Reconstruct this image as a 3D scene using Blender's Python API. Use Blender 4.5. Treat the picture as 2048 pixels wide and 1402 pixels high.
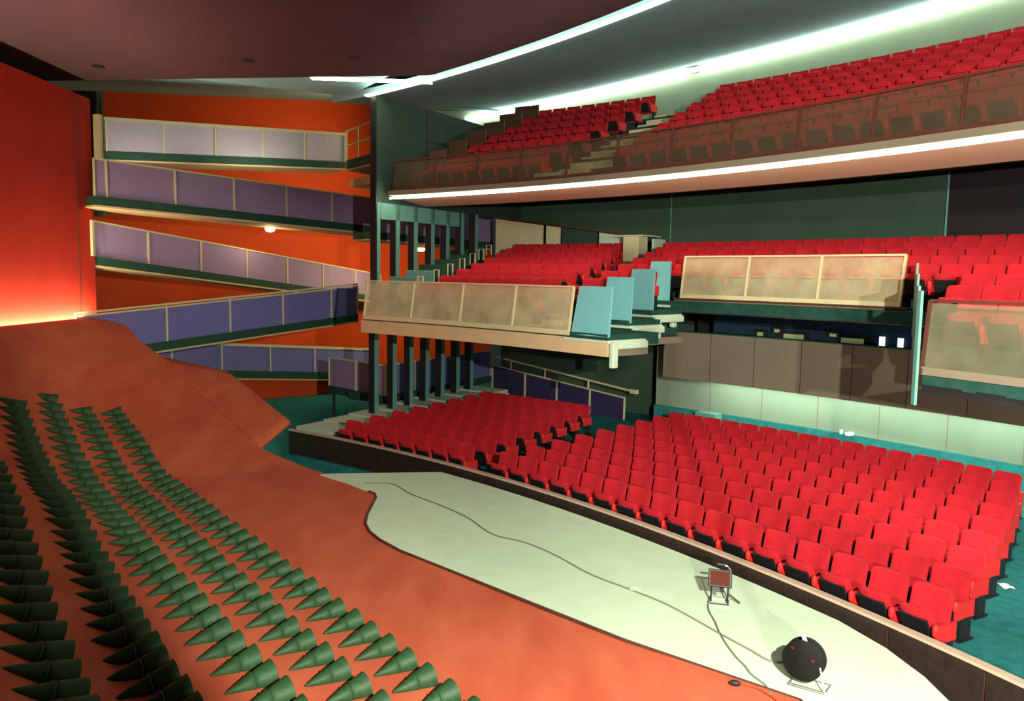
import bpy, math, random
import numpy as np
from mathutils import Vector, Matrix
random.seed(7)
for o in list(bpy.data.objects): bpy.data.objects.remove(o)
S = bpy.context.scene
COL = S.collection
D2R = math.pi / 180

# ------------------------------------------------------------------ camera
CH = 4.45                       # eye height above the stalls floor
PITCH, ROLL, FPX = 5.4 * D2R, 1.0 * D2R, 1593.0
CP = Vector((0, 0, CH))
_R0 = Vector((1, 0, 0)); _F = Vector((0, math.cos(PITCH), -math.sin(PITCH))); _U0 = Vector((0, math.sin(PITCH), math.cos(PITCH)))
_R = _R0 * math.cos(ROLL) + _U0 * math.sin(ROLL); _U = -_R0 * math.sin(ROLL) + _U0 * math.cos(ROLL)
cd = bpy.data.cameras.new('camera'); cam = bpy.data.objects.new('camera', cd); COL.objects.link(cam)
cd.sensor_width = 36; cd.lens = 36 * FPX / 2048; cd.clip_start = 0.05; cd.clip_end = 200
cam.matrix_world = Matrix(((_R.x, _U.x, -_F.x, 0), (_R.y, _U.y, -_F.y, 0), (_R.z, _U.z, -_F.z, CH), (0, 0, 0, 1)))
S.camera = cam
# ------------------------------------------------------------------ world, exposure, stage lamp and added fills
w = bpy.data.worlds.new('world'); S.world = w; w.use_nodes = True
w.node_tree.nodes['Background'].inputs[0].default_value = (0.5, 0.75, 0.8, 1)
w.node_tree.nodes['Background'].inputs[1].default_value = 0.025
S.view_settings.view_transform = 'Standard'; S.view_settings.look = 'None'
S.view_settings.exposure = 0.0; S.view_settings.gamma = 1.0; S.view_settings.use_curve_mapping = False

def lamp(kind, name, loc, target, energy, color, **kw):
    l = bpy.data.lights.new(name, kind); l.energy = energy; l.color = color
    for k, v in kw.items(): setattr(l, k, v)
    o = bpy.data.objects.new(name, l); COL.objects.link(o); o.location = loc
    o.rotation_euler = (Vector(target) - Vector(loc)).to_track_quat('-Z', 'Y').to_euler()
    return o
def aim(loc, az, el): return (loc[0] + math.sin(az * D2R) * math.cos(el * D2R), loc[1] + math.cos(az * D2R) * math.cos(el * D2R), loc[2] + math.sin(el * D2R))
LA = (2.2, 1.0, 5.1); LC = (1.0, -9.0, 5.6)
lamp('SPOT', 'stage_floodlight', LA, aim(LA, 25, -15), 8000, (1.0, 0.93, 0.76), spot_size=150 * D2R, spot_blend=0.1, shadow_soft_size=0.03)
lamp('SPOT', 'rear_fill_light', LC, aim(LC, 21, -9), 13000, (1.0, 0.93, 0.76), spot_size=50 * D2R, spot_blend=0.5, shadow_soft_size=0.10)  # added fill from behind, evens out light on the far seating
lamp('AREA', 'foyer_light', (-3.8, 31.0, 9.6), (-11.0, 33.0, 8.0), 260, (1.0, 0.72, 0.35), size=1.5)
for lx, ly, lz in ((-10.6, 23.9, 7.2), (-8.0, 26.3, 7.4)):
    lamp('SPOT', 'ramp_fill_light', (lx, ly, lz), (lx - 1.0, ly + 2.2, lz + 1.7), 150, (1.0, 0.90, 0.68), spot_size=150 * D2R, spot_blend=0.6, shadow_soft_size=0.3)  # added unseen lamps that brighten the topmost ramp
lamp('SPOT', 'canopy_fill_light', (-10.8, 12.0, 3.9), (-9.6, 14.5, 9.4), 2000, (1.0, 0.62, 0.55), spot_size=95 * D2R, spot_blend=1.0, shadow_soft_size=0.2)  # added unseen lamp, lights the left of the canopy pink
lamp('SPOT', 'ceiling_fill_light', (0.2, 25.5, 8.2), (4.5, 24.5, 10.8), 220, (0.75, 0.93, 1.0), spot_size=140 * D2R, spot_blend=1.0, shadow_soft_size=0.2)  # added cool lamp, lightens the left part of the ceiling
lamp('SPOT', 'wing_fill_light', (5.6, 8.6, 2.8), (10.0, 15.0, 2.3), 800, (1.0, 0.95, 0.82), spot_size=115 * D2R, spot_blend=0.8, shadow_soft_size=0.2)  # added unseen lamp, brightens the right of the booth front
lamp('AREA', 'foyer_lower_light', (-3.0, 31.5, 4.7), (-7.0, 35.0, 2.5), 220, (1.0, 0.72, 0.3), size=1.0)

# ------------------------------------------------------------------ geometry helpers
CX, CY = -21.4, -5.3            # centre of all seating arcs
def pol(r, th, z): return Vector((CX + r * math.cos(th * D2R), CY + r * math.sin(th * D2R), z))
def ray(px, py): return _F + _R * ((px - 1024) / FPX) + _U * ((701 - py) / FPX)
def PD(px, py, d):              # point of the place at horizontal depth d
    v = ray(px, py); return CP + v * (d / v.y)
def PZ(px, py, z):              # point of the place at height z
    v = ray(px, py); return CP + v * ((z - CH) / v.z)
def PL(px, py, a, b, c):        # on the vertical plane a*x+b*y=c
    v = ray(px, py); return CP + v * (c / (a * v.x + b * v.y))

class MB:
    def __init__(s): s.v = []; s.f = []; s.mi = []; s.cur = 0
    def add(s, vs, fs):
        b = len(s.v); s.v += [tuple(p) for p in vs]
        for f in fs: s.f.append([b + i for i in f]); s.mi.append(s.cur)
    def box(s, c, size, rz=0.0, M=None):
        x, y, z = size[0] / 2, size[1] / 2, size[2] / 2
        M = M or Matrix.Rotation(rz, 3, 'Z'); c = Vector(c)
        vs = [c + M @ Vector((a * x, b * y, e * z)) for e in (-1, 1) for b in (-1, 1) for a in (-1, 1)]
        s.add(vs, [(0, 2, 3, 1), (4, 5, 7, 6), (0, 1, 5, 4), (2, 6, 7, 3), (0, 4, 6, 2), (1, 3, 7, 5)])
    def hexa(s, b4, t4):        # bottom ring, top ring
        s.add(list(b4) + list(t4), [(3, 2, 1, 0), (4, 5, 6, 7), (0, 1, 5, 4), (1, 2, 6, 5), (2, 3, 7, 6), (3, 0, 4, 7)])
    def bar(s, p, q, wd, ht, up=Vector((0, 0, 1))):
        p = Vector(p); q = Vector(q); d = (q - p).normalized(); sd = d.cross(up).normalized() * wd / 2; u = sd.cross(d).normalized() * ht / 2
        s.hexa([p - sd - u, p + sd - u, q + sd - u, q - sd - u], [p - sd + u, p + sd + u, q + sd + u, q - sd + u])
    def arc(s, r0, r1, z0, z1, t0, t1, n=None):     # curved box
        if n is None: n = max(1, int(abs(t1 - t0) / 1.0))
        fz0 = z0 if callable(z0) else (lambda r, t: z0); fz1 = z1 if callable(z1) else (lambda r, t: z1)
        vs = []; fs = []
        for i in range(n + 1):
            t = t0 + (t1 - t0) * i / n
            vs += [pol(r0, t, fz0(r0, t)), pol(r1, t, fz0(r1, t)), pol(r1, t, fz1(r1, t)), pol(r0, t, fz1(r0, t))]
        for i in range(n):
            a = 4 * i; b = a + 4
            for k in range(4): fs.append((a + k, a + (k + 1) % 4, b + (k + 1) % 4, b + k))
        fs += [(3, 2, 1, 0), (4 * n, 4 * n + 1, 4 * n + 2, 4 * n + 3)]
        s.add(vs, fs)
    def tube(s, pts, rad, seg=8, close=False):
        pts = [Vector(p) for p in pts]; n = len(pts); vs = []; fs = []
        for i, p in enumerate(pts):
            if close: d = (pts[(i + 1) % n] - pts[i - 1]).normalized()
            else: d = (pts[min(i + 1, n - 1)] - pts[max(i - 1, 0)]).normalized()
            a = d.cross(Vector((0, 0, 1)) if abs(d.z) < .9 else Vector((1, 0, 0))).normalized(); b = d.cross(a)
            for k in range(seg):
                t = 2 * math.pi * k / seg; vs.append(p + (a * math.cos(t) + b * math.sin(t)) * rad)
        for i in range(n if close else n - 1):
            j = (i + 1) % n
            for k in range(seg): fs.append((i * seg + k, i * seg + (k + 1) % seg, j * seg + (k + 1) % seg, j * seg + k))
        if not close: fs += [tuple(range(seg))[::-1], tuple((n - 1) * seg + k for k in range(seg))]
        s.add(vs, fs)
    def lathe(s, prof, c=(0, 0, 0), axis=(0, 0, 1), seg=20, caps=True):   # prof: (radius, height)
        ax = Vector(axis).normalized(); a = ax.cross(Vector((0, 0, 1)) if abs(ax.z) < .9 else Vector((1, 0, 0))).normalized(); b = ax.cross(a); c = Vector(c)
        vs = []; fs = []
        for r, h in prof:
            for k in range(seg):
                t = 2 * math.pi * k / seg; vs.append(c + ax * h + (a * math.cos(t) + b * math.sin(t)) * r)
        for i in range(len(prof) - 1):
            for k in range(seg): fs.append((i * seg + k, i * seg + (k + 1) % seg, (i + 1) * seg + (k + 1) % seg, (i + 1) * seg + k))
        if caps: fs += [tuple(range(seg))[::-1], tuple((len(prof) - 1) * seg + k for k in range(seg))]
        s.add(vs, fs)
    def mesh(s, name, mats, smooth=False, recalc=True):
        import bmesh
        me = bpy.data.meshes.new(name); me.from_pydata(s.v, [], s.f); me.update()
        if not isinstance(mats, (list, tuple)): mats = [mats]
        for m in mats: me.materials.append(m)
        for p, i in zip(me.polygons, s.mi): p.material_index = i
        if recalc:
            bm = bmesh.new(); bm.from_mesh(me); bmesh.ops.recalc_face_normals(bm, faces=bm.faces); bm.to_mesh(me); bm.free()
        if smooth:
            for p in me.polygons: p.use_smooth = True
            me.set_sharp_from_angle(angle=40 * D2R)
        return me
    def build(s, name, mats, parent=None, smooth=False, recalc=True, bevel=0):
        o = bpy.data.objects.new(name, s.mesh(name, mats, smooth, recalc)); COL.objects.link(o)
        if parent:
            o.parent = parent; o.matrix_parent_inverse = Matrix.Translation(parent.location).inverted() if parent.get('_world') else Matrix.Identity(4)
        if bevel:
            m = o.modifiers.new('bevel', 'BEVEL'); m.width = bevel; m.segments = 2
        return o
def struct(o): o['kind'] = 'structure'; return o
def tag(o, label, cat, group=None, kind=None):
    o['label'] = label; o['category'] = cat
    if group: o['group'] = group
    if kind: o['kind'] = kind
    return o
def empty(name, loc, label, cat, group=None):       # parts are given in world coordinates
    o = bpy.data.objects.new(name, None); COL.objects.link(o); o.location = loc; o.empty_display_size = .2
    o['_world'] = 1
    return tag(o, label, cat, group)
def done(o):
    if '_world' in o: del o['_world']
ORD = ['', 'first', 'second', 'third', 'fourth', 'fifth', 'sixth', 'seventh', 'eighth', 'ninth', 'tenth', 'eleventh', 'twelfth', 'thirteenth', 'fourteenth', 'fifteenth', 'sixteenth', 'seventeenth', 'eighteenth', 'nineteenth', 'twentieth']
def ordw(n):
    if n <= 20: return ORD[n]
    t = {2: 'twenty', 3: 'thirty', 4: 'forty', 5: 'fifty'}[n // 10]
    return t + '-' + ORD[n % 10] if n % 10 else {2: 'twentieth', 3: 'thirtieth', 4: 'fortieth', 5: 'fiftieth'}[n // 10]

# ------------------------------------------------------------------ materials
def mat(name, col, rough=.7, spec=.3, noise=0, scale=20, bump=0, bscale=200, metal=0, emit=None, estr=0, col2=None, stretch=None, sheen=0):
    m = bpy.data.materials.new(name); m.use_nodes = True; nt = m.node_tree; b = nt.nodes['Principled BSDF']
    b.inputs['Base Color'].default_value = (*col, 1); b.inputs['Roughness'].default_value = rough
    b.inputs['Specular IOR Level'].default_value = spec; b.inputs['Metallic'].default_value = metal
    if sheen: b.inputs['Sheen Weight'].default_value = sheen; b.inputs['Sheen Roughness'].default_value = .5; b.inputs['Sheen Tint'].default_value = (*[min(1, c * 1.3 + .15) for c in col], 1)
    if emit: b.inputs['Emission Color'].default_value = (*emit, 1); b.inputs['Emission Strength'].default_value = estr
    tc = nt.nodes.new('ShaderNodeTexCoord'); vec = tc.outputs['Object']
    if stretch:
        mp = nt.nodes.new('ShaderNodeMapping'); mp.inputs['Scale'].default_value = stretch; nt.links.new(vec, mp.inputs[0]); vec = mp.outputs[0]
    if noise or col2:
        n = nt.nodes.new('ShaderNodeTexNoise'); n.inputs['Scale'].default_value = scale; n.inputs['Detail'].default_value = 5; nt.links.new(vec, n.inputs['Vector'])
        r = nt.nodes.new('ShaderNodeValToRGB'); nt.links.new(n.outputs['Fac'], r.inputs[0])
        c2 = col2 or tuple(c * (1 - noise) for c in col)
        r.color_ramp.elements[0].position = .32; r.color_ramp.elements[1].position = .68
        r.color_ramp.elements[0].color = (*c2, 1); r.color_ramp.elements[1].color = (*col, 1)
        nt.links.new(r.outputs[0], b.inputs['Base Color'])
    if bump:
        n2 = nt.nodes.new('ShaderNodeTexNoise'); n2.inputs['Scale'].default_value = bscale; nt.links.new(vec, n2.inputs['Vector'])
        bp = nt.nodes.new('ShaderNodeBump'); bp.inputs['Strength'].default_value = bump; bp.inputs['Distance'].default_value = .01
        nt.links.new(n2.outputs['Fac'], bp.inputs['Height']); nt.links.new(bp.outputs[0], b.inputs['Normal'])
    return m
def emis(name, col, st):
    m = bpy.data.materials.new(name); m.use_nodes = True; nt = m.node_tree; nt.nodes.clear()
    e = nt.nodes.new('ShaderNodeEmission'); e.inputs[0].default_value = (*col, 1); e.inputs[1].default_value = st
    o = nt.nodes.new('ShaderNodeOutputMaterial'); nt.links.new(e.outputs[0], o.inputs[0]); return m
def glass(name, col, fac, scale=2.0):       # dusty scratched acrylic
    m = bpy.data.materials.new(name); m.use_nodes = True; nt = m.node_tree; nt.nodes.clear()
    t = nt.nodes.new('ShaderNodeBsdfTransparent'); t.inputs[0].default_value = (.93, .93, .85, 1)
    d = nt.nodes.new('ShaderNodeBsdfDiffuse'); d.inputs[0].default_value = (*col, 1)
    tl = nt.nodes.new('ShaderNodeBsdfTranslucent'); tl.inputs[0].default_value = (*col, 1)
    a = nt.nodes.new('ShaderNodeMixShader'); a.inputs[0].default_value = .35; nt.links.new(d.outputs[0], a.inputs[1]); nt.links.new(tl.outputs[0], a.inputs[2])
    g = nt.nodes.new('ShaderNodeBsdfGlossy'); g.inputs['Roughness'].default_value = .12
    n = nt.nodes.new('ShaderNodeTexNoise'); n.inputs['Scale'].default_value = scale; n.inputs['Detail'].default_value = 6
    tc = nt.nodes.new('ShaderNodeTexCoord'); nt.links.new(tc.outputs['Object'], n.inputs['Vector'])
    mr = nt.nodes.new('ShaderNodeMapRange'); mr.inputs[1].default_value = .3; mr.inputs[2].default_value = .7; mr.inputs[3].default_value = fac * .75; mr.inputs[4].default_value = fac * 1.25
    nt.links.new(n.outputs['Fac'], mr.inputs[0])
    mx = nt.nodes.new('ShaderNodeMixShader'); nt.links.new(mr.outputs[0], mx.inputs[0]); nt.links.new(t.outputs[0], mx.inputs[1]); nt.links.new(a.outputs[0], mx.inputs[2])
    m2 = nt.nodes.new('ShaderNodeMixShader'); m2.inputs[0].default_value = .04; nt.links.new(mx.outputs[0], m2.inputs[1]); nt.links.new(g.outputs[0], m2.inputs[2])
    o = nt.nodes.new('ShaderNodeOutputMaterial'); nt.links.new(m2.outputs[0], o.inputs[0]); return m

M = dict(
    red=mat('red_upholstery', (.47, .016, .026), .9, .1, .12, 14, .25, 180, sheen=.25),
    redframe=mat('red_shell', (.55, .02, .02), .6, .3),
    black=mat('black_lacquer', (.012, .013, .015), .5, .3),
    teal=mat('teal_carpet', (.03, .22, .22), .95, .05, .3, 6, .3, 150),
    dteal=mat('dark_green_carpet', (.02, .075, .06), .95, .05, .3, 6, .3, 150),
    stage=mat('pale_green_linoleum', (.56, .75, .56), .7, .2, 0, 3, .1, 60, col2=(.52, .70, .52)),
    orange=mat('orange_red_carpet', (.52, .125, .062), .85, .15, 0, 2.2, .3, 90, col2=(.44, .085, .042), stretch=(1, .35, 1)),
    redwall=mat('red_painted_wall', (.55, .03, .015), .8, .2, .12, 1.2),
    owall=mat('orange_red_painted_wall', (.62, .07, .012), .8, .2, .12, .8),
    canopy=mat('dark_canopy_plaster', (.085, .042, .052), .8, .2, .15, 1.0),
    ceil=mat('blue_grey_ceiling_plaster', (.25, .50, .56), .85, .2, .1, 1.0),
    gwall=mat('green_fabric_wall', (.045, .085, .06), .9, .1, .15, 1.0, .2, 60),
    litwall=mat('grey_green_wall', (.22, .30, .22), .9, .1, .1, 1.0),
    fascia=mat('grey_brown_fascia', (.20, .18, .13), .8, .2, .12, .7),
    darkwood=mat('dark_brown_board', (.028, .018, .014), .5, .4, .3, 8),
    cream=mat('cream_metal', (.62, .58, .36), .5, .4, .08, 10),
    peach=mat('peach_soffit', (.80, .50, .36), .7, .2, .06, 2),
    teals=mat('teal_painted_steel', (.13, .34, .30), .5, .4, .1, 8),
    dgreen=mat('dark_green_slab', (.018, .07, .045), .7, .3, .2, 5),
    fin=mat('dark_green_panel', (.03, .06, .048), .7, .3, .2, 3),
    lilac=mat('lilac_panel', (.30, .22, .42), .6, .3, .08, 6),
    blue=mat('violet_blue_panel', (.15, .16, .42), .6, .3, .08, 6),
    pale=mat('lilac_panel_lit', (.46, .42, .50), .6, .3, .06, 6),  # lilac panel colour lightened for the strong light on it
    navy=mat('navy_panel', (.035, .03, .09), .6, .3, .1, 6),
    beige=mat('beige_soffit', (.62, .48, .28), .7, .2, .1, 3),
    sky=mat('light_blue_panel', (.17, .50, .55), .6, .3, .06, 6),
    mint=mat('pale_mint_steel', (.50, .66, .52), .5, .4, .08, 8),
    rubber=mat('black_rubber', (.005, .006, .006), .7, .15),
    capr=mat('pale_brown_cap', (.50, .38, .29), .5, .4, .1, 8),
    brown=mat('brown_board', (.10, .055, .03), .6, .3, .2, 8),
    cone=mat('green_cone_lacquer', (.022, .085, .03), .6, .4, .3, 14),
    conein=mat('cone_inside', (.008, .02, .01), .8, .1),
    bluedark=mat('dark_blue_booth', (.01, .03, .06), .7, .2, .2, 4),
    olive=mat('olive_screen', (.22, .27, .12), .6, .3, .1, 10, emit=(.3, .4, .15), estr=.25),
    chrome=mat('chromed_tube', (.75, .78, .78), .25, .5, metal=.9),
    white=mat('white_paper', (.8, .8, .74), .8, .2),
    cable=mat('grey_green_cable', (.16, .19, .13), .6, .3),
    redcable=mat('red_cable', (.35, .05, .03), .6, .3),
    wood=mat('dark_rail_wood', (.09, .03, .02), .5, .4, .2, 10),
    tube=emis('cool_white_tube', (1.0, 1.0, .84), 11),
    tubew=emis('warm_tube', (1.0, .92, .68), 40), tuber=emis('ceiling_tube', (.95, 1.0, .80), 26), tubeb=emis('booth_tube', (.90, 1.0, .86), 42),
    tubec=emis('cove_tube', (1.0, .93, .66), 12),
    trough=emis('warm_trough_tube', (1.0, .86, .50), 200),
    lamp=emis('warm_bulb', (1.0, .78, .4), 12),
    slot=emis('daylight_slot', (.75, .85, 1.0), 1.6),
    glassm=glass('dusty_cream_acrylic_lit', (1.0, .96, .66), .32),  # colour brightened for the tube light falling on these panels
    glassu=glass('dusty_acrylic_unlit', (.17, .13, .09), .34),  # same acrylic, colour darkened because no light falls on it
    glassr=glass('dusty_clear_acrylic', (.50, .52, .36), .20),
)
# upholstery worn rays etc stay inside the material; the lamp glass of the work light
M['lampglass'] = mat('work_light_glass', (.07, .012, .006), .6, .1)

# ------------------------------------------------------------------ room shell
def seams(mb, r, z0, z1, t0, t1, step, wd=.02, dep=.012):
    t = t0
    while t < t1:
        mb.arc(r - dep, r, z0, z1, t, t + math.degrees(wd / r), 1); t += step
b = MB(); b.arc(29.2, 41.5, -.3, 0, 15, 57.2, 42); struct(b.build('floor', M['teal']))
b = MB(); b.add([(-16, 10, -.35), (-4, 10, -.35), pol(30, 57.2, -.35), pol(44, 57.2, -.35), (-2, 44, -.35), (-24, 44, -.35)], [(0, 1, 2, 3, 4, 5)]); struct(b.build('floor', M['teal'], recalc=False))
b = MB(); b.add([(-16, -8, -.9), (12, -8, -.9), (14, 12, -.9), (-4, 24, -.9), (-16, 24, -.9)], [(0, 1, 2, 3, 4)]); struct(b.build('floor', M['darkwood'], recalc=False))
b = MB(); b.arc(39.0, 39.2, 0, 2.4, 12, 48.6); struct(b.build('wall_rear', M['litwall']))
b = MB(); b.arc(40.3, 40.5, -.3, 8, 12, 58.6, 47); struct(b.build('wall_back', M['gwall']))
b = MB(); b.arc(38.9, 39.0, 0, .62, 12, 48.6); struct(b.build('baseboard_back', M['teal']))
b = MB(); seams(b, 39.0, .62, 2.2, 13, 48, 2.35); struct(b.build('trim_1', M['fascia']))
def zrear(t): return np.interp(t, [12, 38.6, 48, 58, 70], [12.2, 11.4, 11.1, 10.6, 10.1])
def zcove(t): return np.interp(t, [12, 30, 41, 53, 58, 70], [11.0, 10.45, 10.05, 9.52, 9.32, 9.0])
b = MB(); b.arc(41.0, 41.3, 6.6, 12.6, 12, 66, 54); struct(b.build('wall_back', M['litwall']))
cz = lambda r, t: zcove(t) + (zrear(t) - zcove(t)) * (r - 32.8) / 8.2
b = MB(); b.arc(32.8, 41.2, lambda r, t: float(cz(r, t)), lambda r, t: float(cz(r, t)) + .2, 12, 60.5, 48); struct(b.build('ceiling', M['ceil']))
# canopy over the stage: straight back edge, then the arc along the cove
e0 = PD(40, 168, 22.0); e1 = PD(859, 161, 20.6)
ed = [(-13.5, 22.2, 9.46), (-11.8, 22.0, 9.46), (-8, 21.5, 9.46), (-5, 21.05, 9.44), (e1.x, e1.y, 9.42)]
for t in (53, 50, 47, 44, 41, 38, 34, 30, 25, 20): p = pol(32.15, t, zcove(t) - .13); ed.append(tuple(p))
vs = []; fs = []; NI = 12
for i, p in enumerate(ed):
    for j in range(NI + 1):
        q = j / NI; y = p[1] * (1 - q) + (-6) * q; x = p[0] * (1 - q) + (p[0] * .9) * q
        z = p[2] * (1 - q) + 9.55 * q + .0
        vs.append((x, y, z))
for i in range(len(ed) - 1):
    for j in range(NI): a = i * (NI + 1) + j; fs.append((a, a + 1, a + NI + 2, a + NI + 1))
n0 = len(vs); vs += [(x, y, z + .35) for x, y, z in vs]
fs += [tuple(n0 + k for k in f[::-1]) for f in fs]
for i in range(len(ed) - 1): a = i * (NI + 1); c = a + NI + 1; fs.append((a, c, c + n0, a + n0))
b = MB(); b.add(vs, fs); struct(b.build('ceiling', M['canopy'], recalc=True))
# higher ceiling above the ramps
W0 = PD(168, 181, 30.0); W1 = PD(747, 206, 36.0)
wd_ = (W1 - W0); Wm0 = W0 - wd_ * .35; Wm1 = W1 + wd_ * .55
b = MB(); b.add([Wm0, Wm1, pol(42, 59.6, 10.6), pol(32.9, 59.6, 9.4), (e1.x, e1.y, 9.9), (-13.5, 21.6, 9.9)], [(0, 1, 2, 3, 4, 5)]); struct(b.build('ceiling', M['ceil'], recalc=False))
# orange wall behind the ramps
b = MB(); A = Wm0.copy(); B = Wm1.copy(); nn = Vector((-(B - A).y, (B - A).x, 0)).normalized() * .3
b.hexa([Vector((A.x, A.y, -.4)), Vector((B.x, B.y, -.4)), Vector((B.x, B.y, -.4)) + nn, Vector((A.x, A.y, -.4)) + nn], [A, B, B + nn, A + nn]); struct(b.build('wall_left', M['owall']))
b = MB(); b.add([(-20, 44, -.4), (2, 44, -.4), (2, 44, 12), (-20, 44, 12)], [(0, 1, 2, 3)])
# red wall left of the stage, standing on the top of the orange slope
XW = -11.55
b = MB(); b.box((XW - .25, 8, 5.9), (.5, 28.2, 6.2)); struct(b.build('wall_stage', M['redwall']))
b = MB(); b.box((XW + .005, 21.3, 6.0), (.02, .03, 5.9)); struct(b.build('trim_2', M['wood']))
b = MB(); b.box((XW - .65, 22.55, 7.6), (1.5, .1, 3.4)); struct(b.build('wall_end', M['fin']))

# ------------------------------------------------------------------ orange slope (heightfield through surveyed points)
N2 = Vector((.785, .62, 0)); T2 = Vector((-.62, .785, 0)); N2.normalize(); T2.normalize()
def ns(p): return p.x * N2.x + p.y * N2.y, p.x * T2.x + p.y * T2.y
smp = []
def sN(px, py, n, off=0.0):
    p = PL(px, py, N2.x, N2.y, n); smp.append((*ns(p), p.z - off))
def sD(px, py, d):
    p = PD(px, py, d); smp.append((*ns(p), p.z))
NB, NC, ND, NA, NZ = 2.85, 3.48, 4.11, 2.1, 1.2
for q in ((89, 768), (118, 826), (143, 870), (166, 930), (209, 980), (257, 1040), (309, 1109), (371, 1180), (417, 1229), (470, 1300), (532, 1372)): sN(*q, NB, .14)
for q in ((230, 814), (280, 856), (306, 900), (337, 950), (383, 1000), (440, 1052), (492, 1086), (560, 1145), (640, 1210), (730, 1283), (820, 1347)): sN(*q, ND, .14)
for q in ((20, 739), (114, 972), (189, 1097), (257, 1218), (343, 1360)): sN(*q, NA, .34)
for q in ((0, 886), (34, 1000), (74, 1097), (109, 1200), (137, 1286), (166, 1389)): sN(*q, NZ, .34)
EDGE = [(1600, 1402), (1250, 1282), (1000, 1182), (800, 1102), (760, 1080), (740, 1064), (731, 1047), (735, 1028), (752, 995), (750, 988), (738, 983)]
EP = [PZ(x, y, .45) for x, y in EDGE]
for p in EP: smp.append((*ns(p), .46))
for q in ((690, 965, 15.1), (640, 948, 15.8), (590, 930, 16.4), (520, 905, 17.0), (430, 820, 18.5), (325, 712, 21.0), (270, 700, 21.0), (400, 850, 17.2), (300, 745, 19.3), (480, 905, 16.3)): sD(*q)
for y in (14, 16, 17.8, 19, 20.5, 22): smp.append((*ns(Vector((XW + .35, y, 0))), 3.12))
for n_, s_, z_ in ((6.0, 5, .46), (7.0, 2, .46), (5, 4, .45), (3.5, 3, .5), (1, 3, 1.0), (5.2, 9, .45), (-1, 12, 3.2), (-1, 5, 2.3)): smp.append((n_, s_, z_))
smp = np.array(smp, float)
def phi(r): return np.where(r > 1e-9, r * r * np.log(np.maximum(r, 1e-9)), 0.0)
K = phi(np.linalg.norm(smp[:, None, :2] - smp[None, :, :2], axis=2)) + np.eye(len(smp)) * 5.0
Pm = np.c_[np.ones(len(smp)), smp[:, :2]]
A_ = np.block([[K, Pm], [Pm.T, np.zeros((3, 3))]]); sol = np.linalg.solve(A_, np.r_[smp[:, 2], 0, 0, 0])
def hz(n, s):
    r = np.hypot(smp[:, 0] - n, smp[:, 1] - s)
    return float(np.clip(phi(r) @ sol[:-3] + sol[-3] + sol[-2] * n + sol[-1] * s, .43, 3.3))
epn = [ns(p) for p in EP]
Sx = [-1.0] + [s for n, s in epn] + [ns(PD(x, y, d))[1] for x, y, d in ((690, 965, 15.1), (640, 948, 15.8), (590, 930, 16.4), (520, 905, 17.0), (325, 712, 21.0))] + [24.4]
Nx = [7.6] + [n for n, s in epn] + [ns(PD(x, y, d))[0] for x, y, d in ((690, 965, 15.1), (640, 948, 15.8), (590, 930, 16.4), (520, 905, 17.0), (325, 712, 21.0))] + [ns(Vector((XW + .32, 22.0, 0)))[0]]
oidx = sorted(range(len(Sx)), key=lambda i: Sx[i]); Sx = [Sx[i] for i in oidx]; Nx = [Nx[i] for i in oidx]
def nR(s): return float(np.interp(s, Sx, Nx))
def nL(s): return max(-1.5, (XW + .32 - T2.x * s) / N2.x)
SL = sorted(set(list(np.arange(-1, 24.3, .16)) + Sx[:-1])); vs = []; fs = []; NJ = 56
for s in SL:
    a, c = nL(s), max(nR(s), nL(s) + .02)
    for j in range(NJ + 1):
        n = a + (c - a) * j / NJ; p = N2 * n + T2 * s; z = hz(n, s); q = min(1, max(0, (p.x - XW - .32) / 1.2)); q = q * q * (3 - 2 * q); vs.append((p.x, p.y, z * q + 3.14 * (1 - q) if s > 13 else z))
for i in range(len(SL) - 1):
    for j in range(NJ): a = i * (NJ + 1) + j; fs.append((a, a + 1, a + NJ + 2, a + NJ + 1))
n0 = len(vs)
for i in range(len(SL)):                              # solid skirt on the audience side
    x, y, z = vs[i * (NJ + 1) + NJ]; vs.append((x, y, z - .6))
for i in range(len(SL) - 1): a = i * (NJ + 1) + NJ; fs.append((a, n0 + i, n0 + i + 1, a + NJ + 1))
b = MB(); b.add(vs, fs); o = b.build('stage_slope', M['orange'], smooth=True, recalc=False)
tag(o, 'orange red carpeted slope curving down from red wall to pale green stage', 'slope')
# folded flap at the far end
f0 = PD(520, 905, 17.0); f1 = PD(325, 712, 21.0); f2 = PD(455, 742, 21.8); f3 = PD(580, 842, 18.0)
f0.z = hz(*ns(f0)); f1.z = hz(*ns(f1)); vs = []; G = 12
for i in range(G + 1):
    a = f0.lerp(f1, i / G); a.z = hz(*ns(a)); c = f3.lerp(f2, i / G)
    for j in range(G + 1): vs.append(a.lerp(c, j / G))
fs = [(i * (G + 1) + j, i * (G + 1) + j + 1, (i + 1) * (G + 1) + j + 1, (i + 1) * (G + 1) + j) for i in range(G) for j in range(G)]
b = MB(); b.add(vs, fs); fl = b.build('side_flap', M['orange'], o, smooth=True, recalc=False)
sd = fl.modifiers.new('solid', 'SOLIDIFY'); sd.thickness = .08; sd.offset = -1
# small dark floor socket in the slope
p = PL(400 / 1.0 + 40, 1362, N2.x, N2.y, 2.6); p.z = hz(*ns(p))
b = MB(); b.lathe([(.05, 0), (.05, .012), (.035, .014), (.03, .004)], p, seg=16); tag(b.build('floor_socket', M['black']), 'small round black socket sunk in orange slope below the last cones', 'socket')

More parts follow.
